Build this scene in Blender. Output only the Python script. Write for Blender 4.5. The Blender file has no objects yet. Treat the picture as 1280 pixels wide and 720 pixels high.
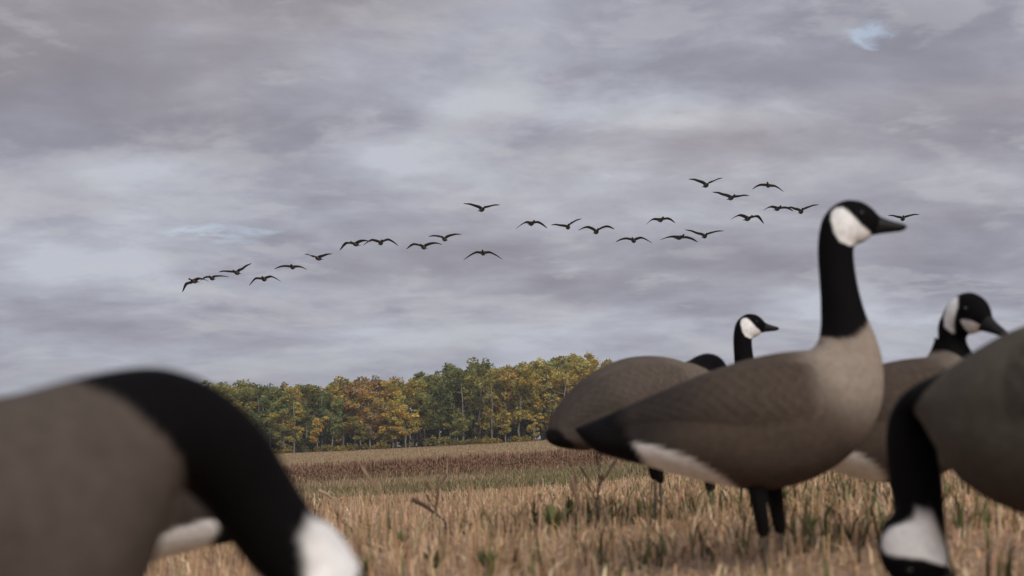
import bpy, math, random
import numpy as np
from mathutils import Vector

sc = bpy.context.scene
COL = sc.collection
RAD = math.radians
rng = np.random.default_rng(11)
random.seed(5)

# ------------------------------------------------------------------ camera
CAM_H = 0.30
PITCH = math.atan(185.0 / 1778.0)
F = 1778.0
cam_d = bpy.data.cameras.new("camera")
cam_d.lens = 50.0
cam_d.sensor_width = 36.0
cam_d.clip_start = 0.05
cam_d.clip_end = 20000.0
cam_d.dof.use_dof = True
cam_d.dof.focus_distance = 62.0
cam_d.dof.aperture_fstop = 4.8
cam = bpy.data.objects.new("camera", cam_d)
COL.objects.link(cam)
cam.location = (0, 0, CAM_H)
cam.rotation_euler = (math.pi / 2 + PITCH, 0, 0)
sc.camera = cam

# ------------------------------------------------------------------ exposure
sc.view_settings.view_transform = 'Standard'
sc.view_settings.look = 'None'
sc.view_settings.gamma = 1.0
sc.view_settings.use_curve_mapping = False
sc.view_settings.exposure = 0.62
sc.render.filter_size = 2.0
sc.cycles.use_denoising = True
sc.cycles.max_bounces = 6

# ------------------------------------------------------------------ sun + sky
SUN_EL, SUN_AZ = RAD(38), RAD(160)      # azimuth clockwise from +Y (north): behind the camera, a little right
sd = bpy.data.lights.new("sun", 'SUN')
sd.energy = 1.5
sd.angle = RAD(28)
sd.color = (1.0, 0.94, 0.87)
sun = bpy.data.objects.new("sun", sd)
COL.objects.link(sun)
sv = Vector((math.sin(SUN_AZ) * math.cos(SUN_EL), math.cos(SUN_AZ) * math.cos(SUN_EL), math.sin(SUN_EL)))
sun.rotation_euler = (-sv).to_track_quat('-Z', 'Y').to_euler()
sun.location = (0, -20, 30)


class NT:
    """tiny helper to write node trees"""
    def __init__(self, tree):
        self.t = tree
        self.n = tree.nodes
        self.l = tree.links

    def add(self, kind, **kw):
        nd = self.n.new(kind)
        for k, v in kw.items():
            setattr(nd, k, v)
        return nd

    def put(self, sock, v):
        if isinstance(v, bpy.types.NodeSocket):
            self.l.new(v, sock)
        elif v is not None:
            if hasattr(sock.default_value, '__len__') and isinstance(v, (tuple, list)):
                v = tuple(v)
                if len(sock.default_value) == 4 and len(v) == 3:
                    v = v + (1.0,)
            sock.default_value = v

    def math(self, op, a, b=None, c=None, clamp=False):
        nd = self.add('ShaderNodeMath', operation=op, use_clamp=clamp)
        self.put(nd.inputs[0], a)
        if b is not None: self.put(nd.inputs[1], b)
        if c is not None: self.put(nd.inputs[2], c)
        return nd.outputs[0]

    def vmath(self, op, a, b=None):
        nd = self.add('ShaderNodeVectorMath', operation=op)
        self.put(nd.inputs[0], a)
        if b is not None: self.put(nd.inputs[1], b)
        return nd.outputs[0]

    def mix(self, f, a, b, blend='MIX'):
        nd = self.add('ShaderNodeMix', data_type='RGBA', blend_type=blend)
        self.put(nd.inputs[0], f)
        self.put(nd.inputs[6], a)
        self.put(nd.inputs[7], b)
        return nd.outputs[2]

    def noise(self, vec, scale, detail=4.0, rough=0.55, dist=0.0):
        nd = self.add('ShaderNodeTexNoise')
        if vec is not None: self.l.new(vec, nd.inputs['Vector'])
        nd.inputs['Scale'].default_value = scale
        nd.inputs['Detail'].default_value = detail
        nd.inputs['Roughness'].default_value = rough
        nd.inputs['Distortion'].default_value = dist
        return nd.outputs['Fac']

    def ramp(self, f, stops):
        nd = self.add('ShaderNodeValToRGB')
        self.l.new(f, nd.inputs[0])
        cr = nd.color_ramp
        while len(cr.elements) > 1:
            cr.elements.remove(cr.elements[-1])
        for i, (p, c) in enumerate(stops):
            e = cr.elements[0] if i == 0 else cr.elements.new(p)
            e.position = p
            if not hasattr(c, '__len__'): c = (c, c, c)
            e.color = tuple(c) + (1.0,)
        return nd.outputs[0]

    def smooth(self, x, a, b):
        nd = self.add('ShaderNodeMapRange', interpolation_type='SMOOTHSTEP')
        self.put(nd.inputs[0], x)
        nd.inputs[1].default_value = a
        nd.inputs[2].default_value = b
        nd.inputs[3].default_value = 0.0
        nd.inputs[4].default_value = 1.0
        return nd.outputs[0]


def make_world():
    w = bpy.data.worlds.new("World")
    sc.world = w
    w.use_nodes = True
    w.node_tree.nodes.clear()
    N = NT(w.node_tree)
    sky = N.add('ShaderNodeTexSky', sky_type='NISHITA')
    sky.sun_disc = False
    sky.sun_elevation = SUN_EL
    sky.sun_rotation = SUN_AZ
    sky.air_density = 1.0
    sky.dust_density = 2.0
    blue = N.vmath('MULTIPLY', sky.outputs[0], (0.13, 0.13, 0.13))
    tc = N.add('ShaderNodeTexCoord')
    sep = N.add('ShaderNodeSeparateXYZ')
    N.l.new(tc.outputs['Generated'], sep.inputs[0])
    x, y, z = sep.outputs
    ZO = 0.21
    za = N.math('ADD', N.math('ABSOLUTE', z), ZO)
    px, py = (N.math('DIVIDE', x, za), N.math('DIVIDE', y, za))
    comb = N.add('ShaderNodeCombineXYZ')
    N.l.new(px, comb.inputs[0])
    N.l.new(py, comb.inputs[1])
    P0 = comb.outputs[0]
    P = N.vmath('ADD', P0, (3.7, 1.9, 0.0))
    # layer of stratocumulus: broad decks, medium rolls, fine wisps
    big = N.noise(P, 1.15, 3.0, 0.5, 0.3)
    Pm = N.vmath('MULTIPLY', P, (0.85, 1.0, 1.0))
    med = N.noise(Pm, 3.4, 8.0, 0.60, 0.25)
    fine = N.noise(Pm, 10.0, 6.0, 0.62, 0.3)
    dens = N.math('ADD', N.math('MULTIPLY', big, 0.50),
                  N.math('ADD', N.math('MULTIPLY', med, 0.42), N.math('MULTIPLY', fine, 0.10)))
    # the thicker near deck overhead ends in a ragged edge; beyond it the cloud is thinner
    wob = N.math('MULTIPLY', N.math('SUBTRACT', N.noise(P, 1.6, 5.0, 0.55, 0.3), 0.5), 0.9)
    deck = N.smooth(N.math('ADD', py, wob), 2.50, 2.20)
    dens = N.math('ADD', dens, N.math('MULTIPLY', N.math('SUBTRACT', deck, 0.5), 0.055))

    def patch(az, el, rx, ry, warp=0.5, sc_=3.5):
        """a patch of the cloud layer in the direction az (right of north) and el, degrees; radii in layer units"""
        vz = math.sin(RAD(el)); vx = math.cos(RAD(el)) * math.sin(RAD(az)); vy = math.cos(RAD(el)) * math.cos(RAD(az))
        cx, cy = vx / (vz + ZO), vy / (vz + ZO)
        w1 = N.math('MULTIPLY', N.math('SUBTRACT', N.noise(P, sc_, 5.0, 0.6, 0.4), 0.5), warp)
        w2 = N.math('MULTIPLY', N.math('SUBTRACT', N.noise(N.vmath('ADD', P, (7.0, 3.0, 1.0)), sc_, 5.0, 0.6, 0.4), 0.5), warp)
        dx = N.math('DIVIDE', N.math('ADD', N.math('SUBTRACT', px, cx), w1), rx)
        dy = N.math('DIVIDE', N.math('ADD', N.math('SUBTRACT', py, cy), w2), ry)
        r = N.math('SQRT', N.math('ADD', N.math('MULTIPLY', dx, dx), N.math('MULTIPLY', dy, dy)))
        return N.smooth(r, 1.0, 0.1)

    dens = N.math('SUBTRACT', dens, N.math('MULTIPLY', patch(4.6, 13.2, .42, .13, .35), 0.11))
    dens = N.math('ADD', dens, N.math('MULTIPLY', patch(8.5, 14.6, .30, .09, .3), 0.05))
    dens = N.math('ADD', dens, N.math('MULTIPLY', patch(17.0, 13.0, .50, .40), 0.10))
    dens = N.math('ADD', dens, N.math('MULTIPLY', patch(-10.0, 12.0, .85, .10, .25), 0.06))
    dens = N.math('SUBTRACT', dens, N.math('MULTIPLY', patch(-16.0, 10.0, .6, .12, .3), 0.05))
    dens = N.math('SUBTRACT', dens, N.math('MULTIPLY', patch(-1.5, 2.2, .75, .16, .3), 0.08))
    dens = N.math('SUBTRACT', dens, N.math('MULTIPLY', patch(16.0, 4.6, .55, .14, .3), 0.08))
    # thin layer = bright, thick = dark, lavender grey
    c = N.ramp(dens, [(0.38, (0.53, 0.55, 0.625)), (0.45, (0.432, 0.440, 0.510)), (0.51, (0.365, 0.368, 0.438)),
                      (0.57, (0.308, 0.308, 0.372)), (0.67, (0.250, 0.248, 0.302))])
    # warm (late light) tint drifting through the deck
    warm = N.noise(N.vmath('ADD', P, (11.3, 4.1, 2.0)), 1.1, 3.0, 0.5, 0.3)
    wf = N.math('MULTIPLY', N.smooth(warm, 0.45, 0.64), N.math('ADD', 0.2, N.math('MULTIPLY', deck, 0.35)))
    c = N.mix(wf, c, N.mix(1.0, c, (1.12, 1.00, 0.88), 'MULTIPLY'))
    # lit cloud tops and edges
    edge = N.noise(N.vmath('ADD', Pm, (5.0, 9.0, 1.0)), 2.6, 7.0, 0.60, 0.3)
    c = N.mix(N.math('MULTIPLY', N.smooth(edge, 0.53, 0.64), 0.36), c, (0.55, 0.54, 0.575))
    puff = N.noise(N.vmath('ADD', Pm, (2.0, 4.0, 3.0)), 5.5, 7.0, 0.58, 0.2)
    c = N.mix(N.math('MULTIPLY', N.smooth(puff, 0.53, 0.64), 0.30), c, (0.57, 0.565, 0.60))
    # breaks of open sky
    g1 = N.math('MULTIPLY', patch(14.4, 15.6, .042, .045, .16, 10.0), 0.75)
    g2 = N.math('MULTIPLY', patch(-12.2, 8.0, .12, .05, .34, 7.0), 0.5)
    gap = N.noise(N.vmath('ADD', P, (1.35, 7.2, 5.0)), 2.2, 5.0, 0.5, 0.3)
    gapf = N.math('ADD', N.math('MULTIPLY', N.smooth(gap, 0.70, 0.80), 0.5), N.math('ADD', g1, g2), clamp=True)
    c = N.mix(gapf, c, N.mix(0.60, blue, (.62, .67, .78)))
    # far haze of cloud at the horizon
    c = N.mix(N.smooth(z, 0.085, 0.0), c, N.mix(0.5, c, (0.36, 0.37, 0.43)))
    bg = N.add('ShaderNodeBackground')
    N.l.new(N.vmath('MULTIPLY', c, (.985, .995, .985)), bg.inputs[0])
    bg.inputs[1].default_value = 0.65
    out = N.add('ShaderNodeOutputWorld')
    N.l.new(bg.outputs[0], out.inputs[0])


make_world()


# ------------------------------------------------------------------ helpers
def P(px, py, d):
    """a pixel of the photograph (1280 x 720) at forward distance d -> world point"""
    a = (px - 640.0) / F
    b = (360.0 - py) / F
    dx, dy, dz = a, math.cos(PITCH) - b * math.sin(PITCH), math.sin(PITCH) + b * math.cos(PITCH)
    s = d / dy
    return Vector((dx * s, d, CAM_H + dz * s))


GY = np.array([-50, 0, 5, 8, 14, 22, 32, 50, 70, 85, 110, 150, 200, 300, 600, 1500, 6000.0])
GZ = np.array([0.0, 0, -.025, -.10, -.34, -.64, -.91, -1.22, -1.36, -1.30, -.95, -.72, -.42, -.7, -2.5, -5.0, -6.0])


def ground(x, y):
    x = np.asarray(x, float); y = np.asarray(y, float)
    g = np.zeros_like(y)
    for o in (-2.5, -1.2, 0, 1.2, 2.5):
        g = g + np.interp(y * (1 + o * 0.03), GY, GZ) / 5
    s = 0.055 * 45 * np.tanh(x / 45.0)
    s = s * np.interp(y, [0, 250, 700, 6000], [1, 1, .5, .2])
    s = s + .07 * np.log1p(np.exp((x - 1.5) * 2.5)) / 2.5 * np.interp(y, [3, 8, 20, 60, 100], [0, 1, 1, .4, 0]) * np.interp(x, [6, 30], [1, .2])
    bump = 0.015 * np.sin(x * 1.7 + 0.6 * y) * np.sin(y * 1.1 - .4 * x)
    return g + s + bump


def gz(x, y):
    return float(ground(np.array([x]), np.array([y]))[0])


def mesh_np(name, verts, faces, cols=None, mat=None, smooth=False):
    """verts (n,3), faces (m,k) numpy -> mesh; cols (n,3) per-vertex colour"""
    me = bpy.data.meshes.new(name)
    verts = np.asarray(verts, np.float32)
    faces = np.asarray(faces, np.int32)
    m, k = faces.shape
    me.vertices.add(len(verts))
    me.vertices.foreach_set("co", verts.ravel())
    me.loops.add(m * k)
    me.loops.foreach_set("vertex_index", faces.ravel())
    me.polygons.add(m)
    me.polygons.foreach_set("loop_start", np.arange(0, m * k, k, dtype=np.int32))
    if cols is not None:
        at = me.color_attributes.new("Col", 'FLOAT_COLOR', 'POINT')
        c4 = np.ones((len(verts), 4), np.float32)
        c4[:, :3] = cols
        at.data.foreach_set("color", c4.ravel())
    me.update(calc_edges=True)
    me.validate()
    if smooth:
        me.polygons.foreach_set("use_smooth", np.ones(len(me.polygons), bool))
    if mat:
        me.materials.append(mat)
    return me


def obj(name, me, parent=None, **props):
    o = bpy.data.objects.new(name, me)
    COL.objects.link(o)
    if parent is not None:
        o.parent = parent
    for k, v in props.items():
        o[k] = v
    return o


def empty(name, loc, rz, label, cat, group=None):
    o = bpy.data.objects.new(name, None)
    o.empty_display_size = 0.1
    COL.objects.link(o)
    o.location = loc
    o.rotation_euler = (0, 0, rz)
    o['label'] = label
    o['category'] = cat
    if group: o['group'] = group
    return o


def material(name, build):
    m = bpy.data.materials.new(name)
    m.use_nodes = True
    m.node_tree.nodes.clear()
    N = NT(m.node_tree)
    s = build(N)
    out = N.add('ShaderNodeOutputMaterial')
    N.l.new(s, out.inputs[0])
    return m


def principled(N, col, rough=0.7, spec=0.3, bump=None, bstr=0.3, bdist=0.002, sheen=0.0):
    b = N.add('ShaderNodeBsdfPrincipled')
    N.put(b.inputs['Base Color'], col)
    N.put(b.inputs['Roughness'], rough)
    b.inputs['Specular IOR Level'].default_value = spec
    if sheen:
        b.inputs['Sheen Weight'].default_value = sheen
    if bump is not None:
        bp = N.add('ShaderNodeBump')
        bp.inputs['Strength'].default_value = bstr
        bp.inputs['Distance'].default_value = bdist
        N.l.new(bump, bp.inputs['Height'])
        N.l.new(bp.outputs[0], b.inputs['Normal'])
    return b.outputs[0]


def vcol(N, name="Col"):
    a = N.add('ShaderNodeAttribute', attribute_name=name)
    return a.outputs['Color']


# ------------------------------------------------------------------ materials
def m_ground(N):
    geo = N.add('ShaderNodeNewGeometry')
    pos = geo.outputs['Position']
    sep = N.add('ShaderNodeSeparateXYZ')
    N.l.new(pos, sep.inputs[0])
    y = sep.outputs[1]
    wob = N.math('MULTIPLY', N.math('SUBTRACT', N.noise(pos, 0.25, 4), 0.5), 6.0)
    yy = N.math('ADD', y, wob)
    n1 = N.noise(pos, 7.0, 6, 0.65)
    n2 = N.noise(pos, 0.5, 5, 0.6)
    n3 = N.noise(pos, 38.0, 4, 0.6)
    stub = N.mix(n1, (0.30, 0.20, 0.13), (0.54, 0.37, 0.25))
    stub = N.mix(N.math('MULTIPLY', N.smooth(n3, .5, .7), .5), stub, (0.17, 0.115, 0.075))
    green = N.mix(N.smooth(n1, .35, .65), (0.12, 0.12, 0.05), (0.24, 0.19, 0.10))
    green = N.mix(N.smooth(n2, .42, .62), green, (0.22, 0.155, 0.095))
    red = N.mix(n1, (0.07, 0.04, 0.03), (0.15, 0.085, 0.062))
    tan = N.mix(N.smooth(n2, .35, .65), (0.36, 0.25, 0.145), (0.27, 0.19, 0.11))
    tan = N.mix(N.math('MULTIPLY', n1, .5), tan, (0.33, 0.24, 0.13))
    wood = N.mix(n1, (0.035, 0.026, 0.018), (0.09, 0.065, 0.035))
    far = N.mix(n2, (0.16, 0.13, 0.08), (0.22, 0.17, 0.10))
    c = N.mix(N.smooth(yy, 29, 33), stub, green)
    c = N.mix(N.smooth(yy, 64, 68), c, red)
    c = N.mix(N.smooth(yy, 83, 86), c, tan)
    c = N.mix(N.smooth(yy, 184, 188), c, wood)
    c = N.mix(N.smooth(y, 250, 260), c, far)
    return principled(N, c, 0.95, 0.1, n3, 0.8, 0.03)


def m_straw(N):
    c = vcol(N)
    d = N.add('ShaderNodeBsdfPrincipled')
    N.l.new(c, d.inputs['Base Color'])
    d.inputs['Roughness'].default_value = 0.65
    d.inputs['Specular IOR Level'].default_value = 0.2
    t = N.add('ShaderNodeBsdfTranslucent')
    N.l.new(c, t.inputs[0])
    m = N.add('ShaderNodeMixShader')
    m.inputs[0].default_value = 0.2
    N.l.new(d.outputs[0], m.inputs[1])
    N.l.new(t.outputs[0], m.inputs[2])
    return m.outputs[0]


def m_leaf(N):
    oi = N.add('ShaderNodeObjectInfo')
    v = vcol(N)
    c = N.mix(1.0, oi.outputs['Color'], v, 'MULTIPLY')
    d = N.add('ShaderNodeBsdfDiffuse')
    N.l.new(c, d.inputs[0])
    t = N.add('ShaderNodeBsdfTranslucent')
    N.l.new(c, t.inputs[0])
    m = N.add('ShaderNodeMixShader')
    m.inputs[0].default_value = 0.38
    N.l.new(d.outputs[0], m.inputs[1])
    N.l.new(t.outputs[0], m.inputs[2])
    return m.outputs[0]


def m_bark(N):
    tc = N.add('ShaderNodeTexCoord')
    n = N.noise(tc.outputs['Object'], 3.0, 5, .6)
    c = N.mix(N.smooth(n, .35, .65), (0.15, 0.135, 0.11), (0.29, 0.27, 0.23))
    k = N.noise(N.vmath('MULTIPLY', tc.outputs['Object'], (1, 1, 4)), 2.3, 3, .5)
    c = N.mix(N.smooth(k, .6, .68), c, (0.05, 0.045, 0.04))
    return principled(N, c, 0.9, 0.15)


def m_plumage(N):
    c = vcol(N)
    tc = N.add('ShaderNodeTexCoord')
    o = tc.outputs['Object']
    n = N.noise(o, 60.0, 5, .65)
    n2 = N.noise(o, 9.0, 4, .6)
    k = N.math('ADD', 0.62, N.math('MULTIPLY', n, 0.76))
    k2 = N.math('ADD', 0.68, N.math('MULTIPLY', n2, 0.64))
    kk = N.math('MULTIPLY', k, k2)
    comb = N.add('ShaderNodeCombineXYZ')
    for i in range(3): N.l.new(kk, comb.inputs[i])
    c2 = N.mix(1.0, c, comb.outputs[0], 'MULTIPLY')
    return principled(N, c2, 0.8, 0.08, n, 0.35, 0.004)


def m_black(N):
    tc = N.add('ShaderNodeTexCoord')
    n = N.noise(tc.outputs['Object'], 90.0, 3, .6)
    return principled(N, N.mix(n, (0.003, 0.003, 0.003), (0.008, 0.007, 0.007)), 0.7, 0.1, n, 0.3, 0.002)


def m_bill(N):
    tc = N.add('ShaderNodeTexCoord')
    n = N.noise(tc.outputs['Object'], 40.0, 3, .6)
    return principled(N, N.mix(n, (0.008, 0.0075, 0.008), (0.016, 0.015, 0.0155)), 0.55, 0.2)


def m_eye(N):
    return principled(N, (0.008, 0.005, 0.004), 0.12, 0.5)


def m_steel(N):
    tc = N.add('ShaderNodeTexCoord')
    n = N.noise(tc.outputs['Object'], 30.0, 3, .6)
    b = N.add('ShaderNodeBsdfPrincipled')
    N.l.new(N.mix(n, (0.05, 0.04, 0.035), (0.12, 0.09, 0.07)), b.inputs['Base Color'])
    b.inputs['Metallic'].default_value = 0.4
    b.inputs['Roughness'].default_value = 0.6
    return b.outputs[0]


M_GROUND = material("field_soil", m_ground)
M_STRAW = material("straw", m_straw)
M_LEAF = material("autumn_leaf", m_leaf)
M_BARK = material("aspen_bark", m_bark)
M_PLUME = material("painted_plumage", m_plumage)
M_BLACK = material("black_flocking", m_black)
M_BILL = material("bill_plastic", m_bill)
M_EYE = material("glass_eye", m_eye)
M_STEEL = material("stake_steel", m_steel)


# ------------------------------------------------------------------ ground sheet
def build_ground():
    ys = np.concatenate([np.linspace(-30, 0, 12, endpoint=False), np.linspace(0, 40, 90, endpoint=False),
                         np.linspace(40, 260, 90, endpoint=False), np.geomspace(260, 3000, 26)])
    half = np.concatenate([np.linspace(0, 1, 40)])
    rows = []
    for y in ys:
        w = 30 + abs(y) * 0.9
        xs = np.concatenate([-w * half[::-1] ** 1.6, (w * half ** 1.6)[1:]])
        rows.append(np.stack([xs, np.full_like(xs, y), ground(xs, np.full_like(xs, y))], 1))
    V = np.concatenate(rows)
    nx = len(rows[0]); ny = len(ys)
    i = np.arange(ny - 1)[:, None] * nx + np.arange(nx - 1)[None, :]
    i = i.ravel()
    Fc = np.stack([i, i + 1, i + nx + 1, i + nx], 1)
    obj("ground", mesh_np("ground", V, Fc, None, M_GROUND, True), kind="structure",
        label="tan harvested field running back to the tree line")


build_ground()


# ------------------------------------------------------------------ field cover
def stalks(n, xs, ys, h, r, lean, cols, zbase=None):
    """triangular tapering straws, one per position"""
    zb = ground(xs, ys) - 0.01 if zbase is None else zbase
    az = rng.uniform(0, 2 * np.pi, n)
    tx = np.cos(az) * lean * h
    ty = np.sin(az) * lean * h
    a0 = rng.uniform(0, 2 * np.pi, n)
    V = np.zeros((n, 6, 3))
    for k in range(3):
        a = a0 + k * 2 * np.pi / 3
        V[:, k, 0] = xs + r * np.cos(a); V[:, k, 1] = ys + r * np.sin(a); V[:, k, 2] = zb
        V[:, 3 + k, 0] = xs + tx + .75 * r * np.cos(a); V[:, 3 + k, 1] = ys + ty + .75 * r * np.sin(a); V[:, 3 + k, 2] = zb + h
    b = (np.arange(n) * 6)[:, None]
    Fc = np.concatenate([b + np.array([[0, 1, 4, 3]]), b + np.array([[1, 2, 5, 4]]), b + np.array([[2, 0, 3, 5]])])
    C = np.repeat(cols[:, None, :], 6, 1).reshape(-1, 3)
    return V.reshape(-1, 3), Fc, C


def blades(n, xs, ys, h, w, bend, cols, zbase=None):
    """bent tapering leaf blades, two quads each"""
    zb = ground(xs, ys) - 0.01 if zbase is None else zbase
    az = rng.uniform(0, 2 * np.pi, n)
    ax = az + np.pi / 2 + rng.normal(0, .3, n)
    V = np.zeros((n, 6, 3))
    for k, (t, ww) in enumerate(((0, 1.0), (.55, .8), (1.0, .12))):
        off = bend * h * t ** 2
        zz = h * (t - .35 * np.minimum(bend, 1.2) * t ** 3)
        cx = xs + np.cos(az) * off; cy = ys + np.sin(az) * off
        for s in (0, 1):
            q = (s - .5) * w * ww
            V[:, 2 * k + s, 0] = cx + np.cos(ax) * q
            V[:, 2 * k + s, 1] = cy + np.sin(ax) * q
            V[:, 2 * k + s, 2] = zb + zz
    b = (np.arange(n) * 6)[:, None]
    Fc = np.concatenate([b + np.array([[0, 1, 3, 2]]), b + np.array([[2, 3, 5, 4]])])
    C = np.repeat(cols[:, None, :], 6, 1).reshape(-1, 3)
    return V.reshape(-1, 3), Fc, C


def scatter(d0, d1, dens, hw=0.46, pad=0.6, power=1.0):
    """even scatter over the wedge of field in front of the camera"""
    area = hw * (d1 * d1 - d0 * d0) + 2 * pad * (d1 - d0)
    n = int(area * dens)
    ys = np.sqrt(rng.uniform(d0 * d0, d1 * d1, n))
    xs = rng.uniform(-1, 1, n) * (hw * ys + pad)
    return n, xs, ys


def palette(n, cols, jit=0.18):
    cols = np.array(cols)
    c = cols[rng.integers(0, len(cols), n)]
    return c * rng.normal(1, jit, (n, 1)).clip(.45, 1.6) * rng.normal(1, .04, (n, 3))


def vnoise(x, y, s, seed=0):
    """cheap smooth noise 0..1"""
    v = 0
    r = np.random.default_rng(seed)
    for k in range(6):
        a = r.uniform(0, 6.28); f = s * r.uniform(.6, 2.2); ph = r.uniform(0, 6.28)
        v = v + np.sin((x * np.cos(a) + y * np.sin(a)) * f + ph)
    return 0.5 + v / 9.0


def join(parts):
    Vs, Fs, Cs = [], [], []
    o = 0
    for V, Fc, C in parts:
        Vs.append(V); Fs.append(Fc + o); Cs.append(C); o += len(V)
    return np.concatenate(Vs), np.concatenate(Fs), np.concatenate(Cs)


STRAW = [(.68, .49, .31), (.60, .42, .265), (.53, .36, .22), (.70, .54, .37), (.57, .37, .21), (.42, .28, .175)]
GREENS = [(.085, .10, .035), (.12, .125, .05), (.10, .09, .035)]


def trampled(x, y):
    """where the decoys were staked out the straw is trodden down"""
    k = np.ones_like(x)
    for cx, cy, r in ((.52, 2.85, .42), (.85, 5.5, .35), (.42, 4.6, .35), (1.0, 3.2, .35)):
        k = np.minimum(k, .55 + .45 * np.clip((np.hypot((x - cx), (y - cy) * .8) - r * .5) / (r * .6), 0, 1))
    return k


def build_stubble():
    parts = []
    for d0, d1, dens, r0 in ((1.4, 5.0, 480, .0020), (5.0, 10.0, 300, .0025), (10.0, 18.0, 140, .0034), (18.0, 33.0, 60, .005)):
        n, xs, ys = scatter(d0, d1, dens)
        # drilled rows, well blurred
        row = np.round((xs * .8 + ys * .6) / .19) * .19
        tgt = row + rng.normal(0, .03, n)
        sh = tgt - (xs * .8 + ys * .6)
        xs = xs + sh * .8 * .8; ys = ys + sh * .6 * .8
        tall = vnoise(xs, ys, 1.6, 3)
        hs = np.interp(ys, [1.2, 2.5, 3.5, 6, 14, 30], [.2, .32, .48, .64, .55, .45])
        h = rng.gamma(3.2, .036, n).clip(.02, .30) * (.55 + .75 * tall) * hs * trampled(xs, ys)
        lean = np.abs(rng.normal(0, .16, n))
        c = palette(n, STRAW, .2) * (.82 + .55 * vnoise(xs, ys, 3.1, 17))[:, None]
        parts.append(stalks(n, xs, ys, h, r0 * rng.uniform(.7, 1.4, n), lean, c))
        # dry leaf blades and loose straw between the stalks
        n2, x2, y2 = scatter(d0, d1, dens * .8)
        h2 = rng.uniform(.03, .14, n2) * np.interp(y2, [1.2, 3, 8], [.5, .8, 1.0]) * trampled(x2, y2)
        parts.append(blades(n2, x2, y2, h2, r0 * rng.uniform(2.0, 4.5, n2), rng.uniform(.2, 1.6, n2), palette(n2, STRAW, .22)))
        # flattened straw lying on the soil
        n4, x4, y4 = scatter(d0, d1, dens * .45)
        parts.append(stalks(n4, x4, y4, rng.uniform(.015, .05, n4), r0 * rng.uniform(.8, 1.3, n4), rng.uniform(2.0, 6.0, n4), palette(n4, STRAW, .2)))
        # green regrowth in patches
        n3, x3, y3 = scatter(d0, d1, dens * 1.1)
        g = vnoise(x3, y3, 2.0, 8)
        keep = rng.uniform(0, 1, n3) < np.clip((g - .56) * 4.0, 0.03, .9)
        x3, y3 = x3[keep], y3[keep]; n3 = len(x3)
        parts.append(blades(n3, x3, y3, rng.uniform(.05, .15, n3), r0 * rng.uniform(2.5, 5, n3), rng.uniform(.1, 1.0, n3), palette(n3, GREENS, .2)))
    V, Fc, C = join([(a, b, c) for a, b, c in parts])
    obj("stubble", mesh_np("stubble", V, Fc, C.clip(0, 1), M_STRAW), kind="stuff",
        label="dense tan grain stubble with green regrowth covering the near field", category="stubble")


def build_grass_strip():
    n, xs, ys = scatter(30, 66, 34, hw=.46, pad=2)
    g = vnoise(xs, ys, .35, 21)
    edge = np.clip((ys - 30) / 6, 0, 1)
    keep = rng.uniform(0, 1, n) < .35 + .65 * edge
    xs, ys, g = xs[keep], ys[keep], g[keep]; n = len(xs)
    cg = palette(n, [(.15, .165, .06), (.19, .18, .08), (.22, .18, .09)], .2)
    ct = palette(n, [(.42, .30, .19), (.36, .25, .15)], .2)
    m = (rng.uniform(0, 1, n) < np.clip((g - .32) * 3, .25, .92))[:, None]
    c = np.where(m, ct, cg)
    V, Fc, C = blades(n, xs, ys, rng.uniform(.07, .24, n), rng.uniform(.012, .03, n), rng.uniform(.1, .9, n), c)
    obj("grass_strip", mesh_np("grass_strip", V, Fc, C.clip(0, 1), M_STRAW), kind="stuff",
        label="strip of short green grass between stubble and the reddish weeds", category="grass")


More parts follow.
